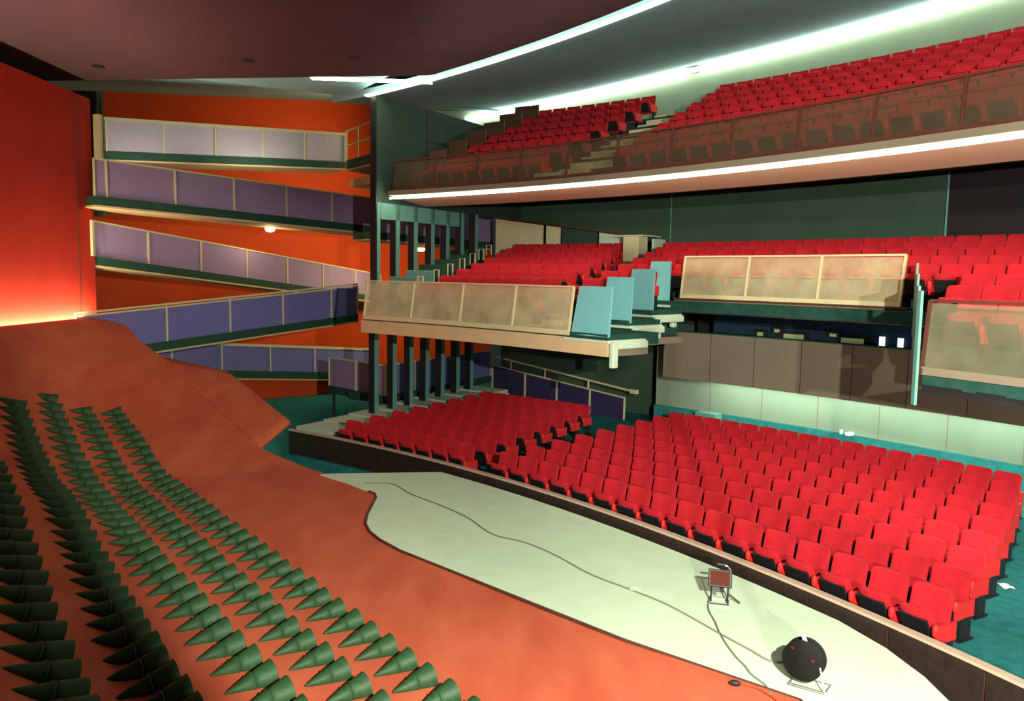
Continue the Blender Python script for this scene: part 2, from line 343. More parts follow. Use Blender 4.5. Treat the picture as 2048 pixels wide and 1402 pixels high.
# ------------------------------------------------------------------ cones in rows on the slope
def cone_mesh():
    a = MB(); prof = []
    L = .43
    for k in range(13):
        t = k / 12; r = .006 + .128 * t ** .86
        if k == 7: prof.append((r + .004, -L + L * t - .012)); prof.append((r - .008, -L + L * t)); prof.append((r + .004, -L + L * t + .012))
        else: prof.append((r, -L + L * t))
    a.lathe(prof + [(.126, .004)], (0, 0, 0), (1, 0, 0), 24, caps=False); a.add([(-L, 0, 0)], [])
    i = MB(); i.lathe([(.126, .004), (.10, -.12), (.03, -.25)], (0, 0, 0), (1, 0, 0), 24, caps=False)
    return a.mesh('cone_shade', M['cone'], True), i.mesh('cone_opening', M['conein'], True)
CM, CI = cone_mesh()
def cone_row(n, s0, s1, cnt, rowname, sc=1.0):
    for k in range(cnt):
        s = s0 + (s1 - s0) * k / (cnt - 1); nn_ = n + random.uniform(-.015, .015)
        p = N2 * nn_ + T2 * s; p.z = hz(nn_, s) + .058
        o = bpy.data.objects.new('cone_shade', CM); COL.objects.link(o); o.location = p
        pt = (hz(nn_, s) - hz(nn_ - .5, s)) / .5
        o.rotation_euler = (0, -math.atan(pt) - .10 + random.uniform(-.02, .02), math.atan2(N2.y, N2.x) + random.uniform(-.03, .03))
        o.scale = (sc, sc, sc)
        i = bpy.data.objects.new('opening', CI); COL.objects.link(i); i.parent = o
        tag(o, 'green cone on orange slope, %s from near end, %s' % (ordw(k + 1), rowname), 'cone', 'green cones on the orange slope')
cone_row(ND, 5.6, 19.4, 36, 'row nearest the stage')
cone_row(NC, 5.4, 19.4, 36, 'second row from stage')
cone_row(NB, 5.3, 19.6, 36, 'third row from stage', 1.12)
cone_row(NA, 5.2, 18.4, 36, 'fourth row from stage', 1.3)
cone_row(NZ, 5.0, 13.5, 24, 'leftmost dark row', 1.4)

# added lamp body right of the camera, unseen; its flaps shape the light
fb = empty('unseen_floodlight', (LA[0], LA[1], 0.45), 'unseen black lamp body on tall stand, added with two flaps cutting the light', 'unseen_floodlight')
def azp(a, r, dz): return Vector((LA[0] + math.sin(a * D2R) * r, LA[1] + math.cos(a * D2R) * r, LA[2] + dz))
b = MB(); b.box((LA[0] - .12, LA[1] - .22, LA[2]), (.36, .2, .3), rz=-.44); b.build('housing', M['black'], fb)
b = MB(); b.tube([(LA[0] - .12, LA[1] - .25, LA[2] - .15), (LA[0] - .12, LA[1] - .25, .45)], .03); b.build('stand_pole', M['black'], fb)
b = MB(); b.box((LA[0] - .12, LA[1] - .25, .46), (.7, .7, .03)); b.build('stand_base', M['black'], fb)
b = MB(); b.hexa([azp(-38.3, .6, -.75), azp(-95, .6, -.75), azp(-95, .62, -.75), azp(-38.3, .62, -.75)], [azp(-38.3, .6, .45), azp(-95, .6, .45), azp(-95, .62, .45), azp(-38.3, .62, .45)]); b.build('side_flap', M['black'], fb)  # added blade, keeps light off the left cone rows
b = MB(); b.hexa([azp(-38.3, .6, .030), azp(-15, .6, .030), azp(-15, .62, .031), azp(-38.3, .62, .031)], [azp(-38.3, .6, .4), azp(-15, .6, .4), azp(-15, .62, .4), azp(-38.3, .62, .4)]); b.build('added_top_flap', M['black'], fb); done(fb)  # added blade, keeps light off the second ramp

# ------------------------------------------------------------------ stage platform with dark joint
CORN = [PZ(950, 945, .47)]
pl = [Vector((p.x, p.y, .45)) for p in EP]
outl = [Vector((3.4, 5.6, .45))] + pl + [PZ(690, 964, .45), PZ(640, 949, .45), PZ(660, 947, .45)]
R_P = 29.12
arcp = [pol(R_P, t, .45) for t in np.linspace(46.6, 29.6, 24)] + [pol(29.0, 28.2, .45), pol(28.8, 27, .45), pol(28.45, 25.6, .45), pol(27.9, 24, .45)]
poly = outl + arcp
b = MB(); n = len(poly); b.add([(p.x, p.y, .45) for p in poly] + [(p.x, p.y, .33) for p in poly], [tuple(range(n)), tuple(range(n, 2 * n))[::-1]] + [(i, (i + 1) % n, (i + 1) % n + n, i + n) for i in range(n)])
o = b.build('stage_platform', M['stage'], recalc=True); tag(o, 'pale green stage floor between orange slope and red seats', 'stage')
b = MB(); b.tube([Vector((p.x, p.y, .452)) for p in outl[0:12]], .022, 6); b.build('edge_joint', M['wood'], o)

# parapet in front of the stalls
par = empty('parapet', pol(29.3, 42, 0), 'long curved dark brown parapet between pale stage and front row of seats', 'parapet')
T_A, T_B = 22.0, 57.0; step = (T_B - T_A) / 16
for k in range(16):
    a = T_A + k * step; b = MB(); b.arc(29.28, 29.36, -.9, .565, a + .03, a + step - .03, 3); b.build('panel', M['darkwood'], par)
b = MB(); b.arc(29.27, 29.38, .565, .60, T_A, T_B, 60); b.build('cap_rail', M['capr'], par)
b = MB(); b.arc(29.30, 29.35, -.9, .56, T_A, T_B, 40); b.build('core', M['wood'], par); done(par)
# ledge on the far side of the stalls
led = empty('side_ledge', pol(34, 56.5, 0), 'pale mint stepped ledge beside the small block of stalls seats', 'ledge')
for k in range(8):
    r0 = 30.3 + k * .98; b = MB(); z = .42 + .035 * k; b.arc(r0, r0 + .9, -.3, z, 56.0, 58.6, 2); b.arc(r0 + .9, r0 + .98, -.3, z - .12, 56.0, 58.6, 2); b.build('step', M['mint'], led)
done(led)

# ------------------------------------------------------------------ seats
def pad(wb, wt, h, thick, corner, curve, nx=10, ny=10, belly=.0):
    """cushion: local x width, z height, thickness along y, front at -y"""
    P = []
    for side in (0, 1):
        for j in range(ny + 1):
            v = j / ny
            for i in range(nx + 1):
                u = -1 + 2 * i / nx
                hw = wb + (wt - wb) * v
                z = v * h; x = u * hw
                # round the corners
                cx = max(0, abs(x) - (hw - corner)) / corner
                for zc, lim in ((h - z, corner), (z, corner * .5)):
                    if cx > 0 and zc < lim:
                        cz_ = (lim - zc) / lim; m_ = max(cx, cz_); l = math.hypot(cx, cz_)
                        if l > 0:
                            f = m_ / l; x2 = math.copysign(hw - corner + cx * f * corner, x); dz = lim * (cz_ * f)
                            x = x2; z = (h - lim + dz) if zc is not None and (h - j / ny * h) < lim and lim == corner else (lim - dz)
                            break
                e = min(1, max(abs(u), abs(2 * v - 1)) ** 6)
                y = -curve * (u * u) - belly * (1 - u * u) * (1 - (2 * v - 1) ** 2)
                t = thick / 2 * (1 - .55 * e)
                P.append((x, y - t if side == 0 else (-curve * (u * u)) + t, z))
    F = []; W = nx + 1; o_ = W * (ny + 1)
    for j in range(ny):
        for i in range(nx):
            a = j * W + i; F.append((a, a + 1, a + W + 1, a + W)); F.append((o_ + a, o_ + a + W, o_ + a + W + 1, o_ + a + 1))
    for j in range(ny):
        for i in (0, nx): a = j * W + i; F.append((a, a + W, o_ + a + W, o_ + a))
    for i in range(nx):
        for j in (0, ny): a = j * W + i; F.append((a, a + 1, o_ + a + 1, o_ + a))
    return P, F
def xf(P, Mx): return [tuple(Mx @ Vector(p)) for p in P]
def seat_meshes():
    P, F = pad(.255, .246, .56, .10, .065, .055, belly=.012)
    Mb = Matrix.Translation((0, .08, .28)) @ Matrix.Rotation(-12 * D2R, 4, 'X')
    b = MB(); b.add(xf(P, Mb), F); back = b.mesh('backrest', M['red'], True)
    P, F = pad(.205, .205, .36, .10, .06, -.015, belly=.015)
    Ms = Matrix.Translation((0, -.05, .33)) @ Matrix.Rotation(27 * D2R, 4, 'X')
    b = MB(); b.add(xf(P, Ms), F); seat = b.mesh('seat', M['red'], True)
    b = MB(); Mr = Ms
    vs = [Mr @ Vector((x, -.082 if y == 0 else -.045, z)) for y in (0, 1) for z in (.0, .285) for x in (-.18, .18)]
    b.add(vs, [(0, 1, 3, 2), (4, 6, 7, 5), (0, 4, 5, 1), (2, 3, 7, 6), (0, 2, 6, 4), (1, 5, 7, 3)]); under = b.mesh('seat_underside', M['black'])
    b = MB()
    b.box((.262, .0, .40), (.04, .36, .22)); b.lathe([(.02, -.03), (.04, 0), (.04, .09), (.02, .12)], (.262, -.19, .42), (0, 0, 1), 10); arm = b.mesh('armrest', M['redframe'], True)
    b = MB(); b.box((.262, .04, .15), (.05, .16, .30)); b.box((.262, .02, .012), (.09, .30, .024)); leg = b.mesh('leg', M['black'])
    return dict(backrest=back, seat=seat, seat_underside=under, armrest=arm, leg=leg)
SM = seat_meshes()
SEATS = []          # (x, y, z, theta, label, group)
def block(rows, t_left, t_right, count, rfun, zfun, where, grp, skip=lambda k, t: False):
    for k in range(rows):
        q = k / max(1, rows - 1); tl = t_left(k); tr = t_right(k); n = count(k)
        for i in range(n):
            t = tl + (tr - tl) * i / (n - 1) if n > 1 else tl
            if skip(k, t): continue
            r = rfun(k); p = pol(r, t, zfun(k))
            SEATS.append((p, t, 'red seat, %s from left, %s row, %s' % (ordw(i + 1), 'front' if k == 0 else ordw(k + 1), where), grp))
L = lambda a, c, n: (lambda k: a + (c - a) * k / (n - 1))
block(8, L(54.4, 55.2, 8), L(47.3, 49.7, 8), lambda k: 8, L(30.05, 36.1, 8), lambda k: 0, 'small block of stalls', 'seats in the small stalls block')
block(9, L(44.9, 45.7, 9), L(28.7, 33.3, 9), lambda k: 16, L(30.05, 36.95, 9), lambda k: 0, 'large block of stalls', 'seats in the large stalls block')
zm = lambda k: 3.40 + .18 * k
rm = lambda k: 31.45 + 1.04 * k
block(8, L(52.3, 56.2, 8), L(46.2, 50.6, 8), lambda k: 8, rm, zm, 'left block of middle balcony', 'seats in the left block of the middle balcony')
def cnt(tl, tr, rf, pitch):
    return lambda k: max(2, int(round((tl(k) - tr(k)) * D2R * rf(k) / pitch)) + 1)
tlm = L(44.3, 47.9, 8); trm = L(26.8, 31.5, 8)
block(8, tlm, trm, cnt(tlm, trm, rm, .53), rm, zm, 'main block of middle balcony', 'seats in the main block of the middle balcony',
      skip=lambda k, t: k <= 2 and (29.7 + 1.15 * (rm(k) - 30.4) - .75) < t < (42.4 if k == 0 else 43.2))
ru = lambda k: 34.25 + .93 * k
zu = lambda k: 6.72 + .42 * k
block(7, L(56.2, 55.9, 7), L(50.0, 50.3, 7), lambda k: 8, ru, zu, 'left block of top balcony', 'seats in the left block of the top balcony')
tlu = L(45.6, 46.5, 7); tru = L(30.0, 32.5, 7)
block(7, tlu, tru, cnt(tlu, tru, ru, .54), ru, zu, 'main block of top balcony', 'seats in the main block of the top balcony')
def screen(p):
    v = p - CP; z = v.dot(_F); return 1024 + v.dot(_R) / z * FPX, 701 - v.dot(_U) / z * FPX, z
vis = []
for sx in SEATS:
    x, y, z = screen(sx[0] + Vector((0, 0, .6)))
    if -40 < x < 2110 and y > -60: vis.append((z, sx))
vis.sort(key=lambda a: a[0])
def place_seat(p, t, label, grp):
    root = bpy.data.objects.new('theatre_seat', None); COL.objects.link(root); root.empty_display_size = .2
    root.location = p; root.rotation_euler = (0, 0, (t - 90) * D2R)
    tag(root, label, 'seat', grp)
    for nm, me in SM.items():
        c = bpy.data.objects.new(nm, me); COL.objects.link(c); c.parent = root
for z, sx in vis[:300]: place_seat(*sx)
rest = MB(); mi = {'seat_underside': 1, 'armrest': 2, 'leg': 1}
for z, sx in vis[300:]:
    Mx = Matrix.Translation(sx[0]) @ Matrix.Rotation((sx[1] - 90) * D2R, 4, 'Z')
    for nm, me in SM.items():
        rest.cur = mi.get(nm, 0); rest.add([Mx @ v.co for v in me.vertices], [tuple(f.vertices) for f in me.polygons])
o = rest.build('far_theatre_seats', [M['red'], M['black'], M['redframe']], smooth=True, recalc=False)
tag(o, 'rows of red upholstered seats farthest back on the two balconies', 'seats', 'farthest balcony seats', 'stuff')

# ------------------------------------------------------------------ middle balcony
mid = empty('middle_balcony', pol(34, 44, 3.2), 'middle balcony with stepped floor, beige front beam and light blue step ends', 'balcony')
for k in range(8):
    r0 = rm(k) - .62 if k else 30.42; r1 = rm(k + 1) - .62 if k < 7 else 40.28; z = zm(k)
    b = MB()
    if k <= 2:
        b.arc(r0, r1, z - .22, z, [42.3, 41.9, 42.3][k] - (1.8 if k == 0 else 0), [54.3, 56.4, 57.3][k], 14)
        b2 = MB(); b2.arc(r0, r1, z - .22, z, 22, 29.6 + k * 1.15, 8); b2.build('floor_step', M['dteal'], mid)
    else: b.arc(r0, r1, z - .22, z, 20, 57.4, 38)
    b.build('floor_step', M['dteal'], mid)
# soffits and front beam
b = MB(); b.arc(30.42, 31.5, 3.0, 3.15, 40.4, 54.3, 16); b.build('wing_soffit', M['fascia'], mid)
b = MB(); b.arc(31.5, 34.3, 3.0, 3.15, 42.6, 55.5, 16); b.build('wing_soffit', M['fascia'], mid)
b = MB(); b.arc(30.36, 30.42, 3.0, 3.30, 40.4, 54.3, 16); b.build('front_beam', M['beige'], mid)
b = MB(); b.arc(34.3, 40.3, 3.68, 3.80, 22, 57, 34); b.build('centre_soffit', M['fascia'], mid)
b = MB(); b.arc(34.24, 34.3, 3.72, 3.97, 34.2, 43, 10); b.build('centre_beam', M['fascia'], mid)
b = MB(); b.arc(34.2, 34.3, 3.97, 4.01, 34.2, 43, 10); b.build('wood_edge', M['wood'], mid)
b = MB(); b.arc(30.42, 34, 3.10, 3.20, 20, 29.6, 10); b.build('wing_soffit', M['black'], mid)
b = MB(); b.arc(34.3, 34.4, 3.0, 3.8, 43, 57.5, 12); b.build('wing_back_beam', M['dgreen'], mid)
# light blue step ends
steps = [(30.42, 42.25, 40.45, 3.35), (31.9, 43.3, 41.85, 3.53), (33.0, 43.7, 42.4, 3.71), (34.0, 44.1, 42.95, 3.90)]
for (r, ta, tb, z) in steps:
    b = MB(); n_ = pol(1, (ta + tb) / 2, 0) - pol(0, 0, 0)
    i0, i1 = pol(r, ta, z), pol(r, tb, z); o0, o1 = pol(r + .14, ta - .12, z + .92), pol(r + .14, tb + .14, z + .92); tk = (n_.x * .04, n_.y * .04, 0); tk = Vector(tk)
    b.hexa([i0, i1, i1 + tk, i0 + tk], [o0, o1, o1 + tk, o0 + tk]); b.build('blue_panel', M['sky'], mid)
    b = MB(); b.arc(r - .10, r + .95, z - .10, z - .05, tb - .15, ta + .2, 3); b.build('step_plate', M['mint'], mid)
    b = MB(); b.arc(r - .05, r + .10, z - .55, z - .08, tb - .32, tb - .12, 1); b.arc(r, r + 1.0, z - .22, z - .08, tb - .2, tb - .1, 1); b.build('hanging_fin', M['mint'], mid, bevel=.03)
# right recess side
qa, qb = Vector((4.97, 9.75, 0)), Vector((7.12, 14.2, 0)); qs = Vector((.9, -.43, 0)) * .03
for k in range(4):
    a = qa.lerp(qb, k / 4); c = qa.lerp(qb, (k + .93) / 4); zl, zh = zm(k) - .4, zm(k) + .82
    b = MB(); V = lambda p, z: Vector((p.x, p.y, z)); b.hexa([V(a, zl), V(c, zl), V(c + qs, zl), V(a + qs, zl)], [V(a, zh), V(c, zh), V(c + qs, zh), V(a + qs, zh)]); b.build('blue_panel', M['teals'], mid)
b = MB(); b.box((qa.x - .02, qa.y - .05, 3.65), (.035, .08, 1.4)); b.build('end_post', M['teals'], mid)
# aisle nosings
for k in range(8):
    tl = 46.0 + .62 * k; tr = 44.6 + .50 * k
    for h in (0, 1):
        r = rm(k) - .60 + h * .52; z = zm(k) - h * 0 + h * .0
        b = MB(); b.arc(r, r + .07, z + .005 + (.09 if h else 0), z + .03 + (.09 if h else 0), tr - .1, tl - .6, 2)
        if h: b.arc(r, rm(k) + .42, z, z + .09, tr - .1, tl - .6, 2)
        b.build('step_nosing', M['cream'], mid)
done(mid)
def balustrade(name, label, r, ta, tb, z0, z1, n, lean, gm, pm, rail=.05, base=None):
    bal = empty(name, pol(r, (ta + tb) / 2, z0), label, 'balustrade')
    rr = lambda z: r + lean * (z - z0)
    for k in range(n):
        a = ta + (tb - ta) * k / n; c = ta + (tb - ta) * (k + 1) / n; g = math.degrees(.025 / r) * (1 if tb > ta else -1)
        b = MB(); b.hexa([pol(r, a + g, z0 + .03), pol(r, c - g, z0 + .03), pol(r + .015, c - g, z0 + .03), pol(r + .015, a + g, z0 + .03)],
                         [pol(rr(z1), a + g, z1 - .03), pol(rr(z1), c - g, z1 - .03), pol(rr(z1) + .015, c - g, z1 - .03), pol(rr(z1) + .015, a + g, z1 - .03)])
        b.build('acrylic_panel', gm, bal)
    for k in range(n + 1):
        a = ta + (tb - ta) * k / n; b = MB(); b.bar(pol(r, a, z0), pol(rr(z1), a, z1), .04, .05, up=pol(1, a, 0) - pol(0, 0, 0)); b.build('post', pm, bal)
    for k in range(n):
        a = ta + (tb - ta) * k / n; c = ta + (tb - ta) * (k + 1) / n
        if k == 0: br = MB(); bb = MB()
        br.bar(pol(rr(z1), a, z1), pol(rr(z1), c, z1), rail, .035); bb.bar(pol(r, a, z0 + .045), pol(r, c, z0 + .045), .035, .10)
    br.build('top_rail', pm, bal); bb.build('bottom_rail', base or pm, bal); done(bal)
balustrade('balustrade', 'cream framed acrylic balustrade on left wing of middle balcony', 30.4, 54.2, 42.35, 3.33, 4.25, 4, .14, M['glassm'], M['cream'])
balustrade('balustrade', 'cream framed acrylic balustrade in raised centre of middle balcony', 34.25, 42.7, 34.5, 4.0, 4.93, 3, .14, M['glassm'], M['cream'])
balustrade('balustrade', 'dark framed acrylic balustrade at right edge before two red seats', 30.4, 29.6, 20.5, 3.33, 4.23, 3, .10, M['glassr'], M['wood'], base=M['fascia'])
# side pads with cream brackets beside the left block of the middle balcony
for k in range(8):
    t = 53.6 + .62 * k; r = rm(k) - .1; z = zm(k)
    e = empty('end_pad', pol(r, t, z), 'dark teal end pad with cream bracket left of the %s middle balcony row' % ('front' if k == 0 else ordw(k + 1)), 'end pad', 'teal end pads of the middle balcony')
    b = MB(); b.arc(r, r + .06, z, z + .78, t + .2, t + 1.9, 1); b.build('pad', M['teals'] if k < 3 else M['dgreen'], e, bevel=.02)
    b = MB(); b.tube([pol(r - .02, t + .05, z + .45), pol(r - .02, t + .05, z + .8), pol(r - .02, t - .25, z + .8), pol(r - .02, t - .25, z + .45)], .025, 6); b.build('bracket', M['cream'], e); done(e)
# cream end box, cream boards and sloping rail behind the left block
e = empty('end_cabinet', pol(38.8, 50.2, zm(7)), 'cream cabinet at aisle end of last row in left middle balcony block', 'cabinet')
b = MB(); b.arc(38.4, 38.9, zm(7) - .3, zm(7) + 1.0, 49.2, 50.0, 2); b.build('body', M['cream'], e)
b = MB(); b.arc(38.3, 39.3, zm(7) + 1.0, zm(7) + 1.04, 48.9, 50.2, 2); b.build('top', M['cream'], e)
b = MB(); b.arc(38.9, 39.6, zm(7) - .3, zm(7) + .95, 48.9, 48.98, 1); b.build('door', M['mint'], e); done(e)
e = empty('rear_screen', pol(39.6, 54, zm(7)), 'cream and dark boards with sloping dark rail behind left middle balcony block', 'screen')
for i, (ta, tb, ma) in enumerate(((50.2, 52.4, 'mint'), (52.5, 54.5, 'fin'), (54.6, 55.4, 'cream'), (55.6, 58.4, 'cream'))):
    za = zm(7) + 1.0 + (ta - 50) * .09; zb = zm(7) + 1.0 + (tb - 50) * .09
    b = MB(); b.hexa([pol(39.6, ta, zm(7)), pol(39.6, tb, zm(7)), pol(39.66, tb, zm(7)), pol(39.66, ta, zm(7))], [pol(39.6, ta, za), pol(39.6, tb, zb), pol(39.66, tb, zb), pol(39.66, ta, za)]); b.build('board', M[ma], e)
b = MB(); b.bar(pol(39.55, 49.8, zm(7) + 1.03), pol(39.55, 58.2, zm(7) + 1.80), .08, .06); b.build('rail', M['wood'], e); done(e)

# ------------------------------------------------------------------ projection booth under the middle balcony
bo = empty('projection_booth', pol(38, 38, 1.7), 'grey brown booth front with dark recess under the middle balcony', 'booth')
b = MB(); b.arc(37.5, 37.6, 1.70, 2.98, 14, 46.9, 33); b.build('front_panel', M['fascia'], bo)
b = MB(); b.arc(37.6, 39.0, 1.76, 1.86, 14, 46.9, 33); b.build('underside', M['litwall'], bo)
b = MB(); b.arc(37.5, 37.7, 2.98, 3.01, 14, 46.9, 33); b.build('sill', M['dgreen'], bo)
b = MB(); b.arc(38.2, 38.3, 2.98, 3.70, 36.8, 45.2, 10); b.build('back_panel', M['bluedark'], bo)
b = MB(); b.arc(39.3, 39.4, 2.42, 3.66, 14, 46.9, 30); b.build('inner_wall', M['black'], bo)
for t in np.arange(31.0, 46, 1.95): b = MB(); b.arc(37.496, 37.5, 1.72, 2.97, t, t + .02, 1); b.build('panel_joint', M['darkwood'], bo)
def on_r(px, py, r):            # ray meets the cylinder of radius r about the centre
    v = ray(px, py); a = v.x ** 2 + v.y ** 2; bb = 2 * (v.x * (-CX) + v.y * (-CY)); c = CX * CX + CY * CY - r * r
    t = (-bb + math.sqrt(bb * bb - 4 * a * c)) / (2 * a); return CP + v * t
def th_of(p): return math.degrees(math.atan2(p.y - CY, p.x - CX))
done(bo)
for i, (x0, x1, y0, y1, mk, lab) in enumerate(((1568, 1607, 667, 683, 'olive', 'wide olive booth window, left of the two wide ones'), (1683, 1727, 675, 693, 'olive', 'wide olive booth window, right of the two wide ones'),
        (1515, 1526, 664, 672, 'olive', 'tiny olive booth window farthest left'), (1549, 1559, 658, 665, 'olive', 'tiny olive booth window beside the left wide window'), (1660, 1673, 667, 674, 'olive', 'tiny olive booth window beside the right wide window'))):
    a = on_r(x0, y0, 38.16); c = on_r(x1, y1, 38.16); ta, tc_ = th_of(a), th_of(c); g = .18
    e = empty('booth_window', pol(38.16, (ta + tc_) / 2, c.z), lab, 'window', 'booth windows')
    b = MB(); b.arc(38.14, 38.22, c.z, a.z, tc_, ta, 1); b.build('pane', M[mk], e)
    b = MB(); b.arc(38.16, 38.2, c.z - .04, a.z + .08, tc_ - g, ta + g, 1); b.build('frame', M['black'], e); done(e)
for (x, y0, y1, lab) in ((1764, 673, 697, 'left of two glowing white slots in the dark booth'), (1801, 676, 701, 'right of two glowing white slots in the dark booth')):
    a = on_r(x - 5, y0, 38.14); c = on_r(x + 5, y1, 38.14); b = MB(); b.arc(38.13, 38.15, c.z, a.z, th_of(c), th_of(a), 1); tag(b.build('lit_slot', M['slot']), lab, 'light', 'lit slots of the booth')

# ------------------------------------------------------------------ top balcony
top = empty('top_balcony', pol(36, 44, 6.6), 'top balcony with steep stepped floor and peach underside', 'balcony')
for k in range(7):
    r0 = ru(k) - .55 if k else 33.15; r1 = ru(k + 1) - .5 if k < 6 else 41.0; z = zu(k)
    b = MB(); b.arc(r0, r1, (z - .05) if k == 0 else z - .46, z, 20, 57.4, 38); b.build('floor_step', M['dteal'], top)
    for h in (0, 1):
        r = r0 + h * .47; zz = z + h * .21 if k < 6 else z
        b = MB(); b.arc(r, r + .06, zz - .02 + .02, zz + .05, 46.5 + .03 * k, 49.4 - .0 * k, 3)
        if h: b.arc(r, r1, z, zz, 46.5, 49.4, 3)
        b.build('step_nosing', M['cream'], top)
b = MB(); b.arc(33.12, 34.7, lambda r, t: 6.60 - (r - 33.1) * .11, lambda r, t: 6.68 - (r - 33.1) * .11, 20, 57.3, 40); b.build('peach_soffit', M['peach'], top)
b = MB(); b.arc(34.7, 34.8, 6.42, 7.2, 20, 57.3, 40); b.build('soffit_edge', M['black'], top)
b = MB(); b.arc(34.8, 41.0, 7.1, 7.2, 20, 57.3, 40); b.build('rear_soffit', M['fin'], top)
b = MB(); b.arc(33.06, 33.14, 6.60, 6.73, 20, 57.3, 40); b.build('front_edge', M['fascia'], top); done(top)
balustrade('balustrade', 'long dusty acrylic balustrade, colour darkened for shade, along front of top balcony', 33.16, 57.1, 22, 6.72, 7.56, 14, .10, M['glassu'], M['wood'])
for k in range(7):
    r = ru(k) - .25; t = 56.9; z = zu(k)
    b = MB(); b.arc(r, r + .05, z, z + .95, t - .45 - .08 * k, t + .45, 1); tag(b.build('end_board', M['brown']), 'brown upright board at left end of the %s top balcony row' % ('front' if k == 0 else ordw(k + 1)), 'board', 'brown end boards of the top balcony')

# ------------------------------------------------------------------ side wall (fin) with columns
TF = 57.5
b = MB(); b.arc(32.75, 41.0, 6.4, 9.3, TF, TF + .2, 1); struct(b.build('wall_side', M['fin']))
b = MB(); b.arc(32.9, 36.6, 5.95, 6.4, TF, TF + .25, 1); struct(b.build('trim_4', M['teals']))
b = MB(); b.arc(32.70, 32.75, 3.1, 9.32, TF, TF + .36, 1); struct(b.build('trim_5', M['black']))
for i_, (ra, rb_, za, zb_) in enumerate(((34.9, 34.93, 6.4, 9.2), (37.5, 37.53, 6.4, 9.0), (35, 41, 8.35, 8.4))):
    b = MB(); b.arc(ra, rb_, za, zb_, TF - .02, TF, 1); struct(b.build('trim_6', M['black']))
for lvl, (z0, z1, nm, xs) in enumerate(((.42, 3.1, 'lower', (748, 785, 819, 851, 882, 913, 941)), (3.3, 6.5, 'upper', (751, 790, 826, 860, 890, 919, 947)))):
    for k in range(7):
        u = (xs[k] - 1024) / FPX; ct, st = math.cos(TF * D2R), math.sin(TF * D2R)
        r = (-CX + u * CY) / (ct - u * st)
        zb = z0 + (.035 * k if lvl == 0 else .12 * k)
        if lvl == 0: z1 = 3.0 if r < 34.3 else 3.6
        b = MB(); b.arc(r, r + .17, zb, z1, TF, TF + .12, 1)
        o = b.build('column', M['teals']); tag(o, 'teal column with black front, %s from the stage in the %s row' % (ordw(k + 1), nm), 'column', 'teal columns beside the seating')
        b = MB(); b.arc(r - .02, r, zb, z1, TF + .01, TF + .36, 1); b.build('black_face', M['black'], o)
        b = MB(); b.arc(r, r + .17, zb, z1, TF + .12, TF + .36, 1); b.build('rear_face', M['black'], o)
        
# ------------------------------------------------------------------ ramps and landings
def run(name, label, cat, top, hgt, posts, pm, depth=1.5, dirn=None, slab=.24, soff=True, rail=.0, lean=.0, post_m=None, back=None):
    """top: list of 3D points of the panel's upper edge; posts: fractions"""
    e = empty(name, top[0] - Vector((0, 0, hgt)), label, cat)
    a, c = top[0], top[-1]; d = (c - a); h = Vector((d.x, d.y, 0)).normalized(); nb = dirn or Vector((-h.y, h.x, 0))
    if nb.y < 0 and dirn is None: nb = -nb
    up = Vector((0, 0, hgt)); fr = [0] + list(posts) + [1]
    for i in range(len(fr) - 1):
        p = a.lerp(c, fr[i]) ; q = a.lerp(c, fr[i + 1]); tk = nb * .03
        b = MB(); b.hexa([p - up, q - up, q - up + tk, p - up + tk], [p, q, q + tk, p + tk]); b.build('panel', pm, e)
    for f in ([0] + list(posts) + [1]):
        p = a.lerp(c, f) - nb * .02; b = MB(); b.bar(p - up, p + Vector((0, 0, .02)), .05, .04, up=nb); b.build('post', post_m or M['cream'], e)
    b = MB(); b.bar(a + Vector((0, 0, .02)), c + Vector((0, 0, .02)), .06, .045); b.build('top_rail', post_m or M['cream'], e)
    if rail:
        b = MB(); b.bar(a + Vector((0, 0, rail)), c + Vector((0, 0, rail)), .06, .05)
        for f in fr: p = a.lerp(c, f); b.bar(p, p + Vector((0, 0, rail)), .03, .03, up=nb)
        b.build('handrail', post_m or M['cream'], e)
    u = nb * -.06; s0 = Vector((0, 0, slab)); bk = nb * depth
    b = MB(); b.hexa([a - up - s0 + u, c - up - s0 + u, c - up - s0 + bk, a - up - s0 + bk], [a - up + u, c - up + u, c - up + bk, a - up + bk]); b.build('slab', M['dgreen'], e)
    if soff:
        s1 = Vector((0, 0, slab + .05)); b = MB(); b.hexa([a - up - s1 + u * 1.1, c - up - s1 + u * 1.1, c - up - s1 + bk, a - up - s1 + bk], [a - up - s0 + u * 1.1, c - up - s0 + u * 1.1, c - up - s0 + bk, a - up - s0 + bk]); b.build('underside', M['beige'], e)
    done(e); return e
def fr_(pts, xs, y=0):
    """fractions along a 3D edge whose picture x equals xs"""
    a, c = pts[0], pts[-1]; out = []
    for x in xs:
        lo, hi = 0.0, 1.0
        for _ in range(30):
            m = (lo + hi) / 2
            if screen(a.lerp(c, m))[0] < x: lo = m
            else: hi = m
        out.append(lo)
    return out
R1 = [PD(203, 239, 24.7), PD(690, 271, 29.6)]
run('ramp', 'topmost ramp with lilac grey panels paled for strong light before orange wall', 'ramp', R1, .95, fr_(R1, [211, 326, 430, 524, 609]), M['pale'], rail=.06)
R2 = [PD(186, 318, 21.3), PD(760, 400, 28.6)]
run('ramp', 'second ramp from top with dark purple panels', 'ramp', R2, .95, fr_(R2, [211, 349, 467, 572, 663]), M['lilac'])
R3 = [PD(184, 443, 22.2), PD(760, 550, 35.0)]
run('ramp', 'third ramp from top with pinkish lilac panels sloping down to right', 'ramp', R3, .95, fr_(R3, [295, 401, 492, 574, 645, 710]), M['lilac'], depth=1.0)
R4 = [PD(150, 635, 20.6), PD(714, 574, 28.0)]
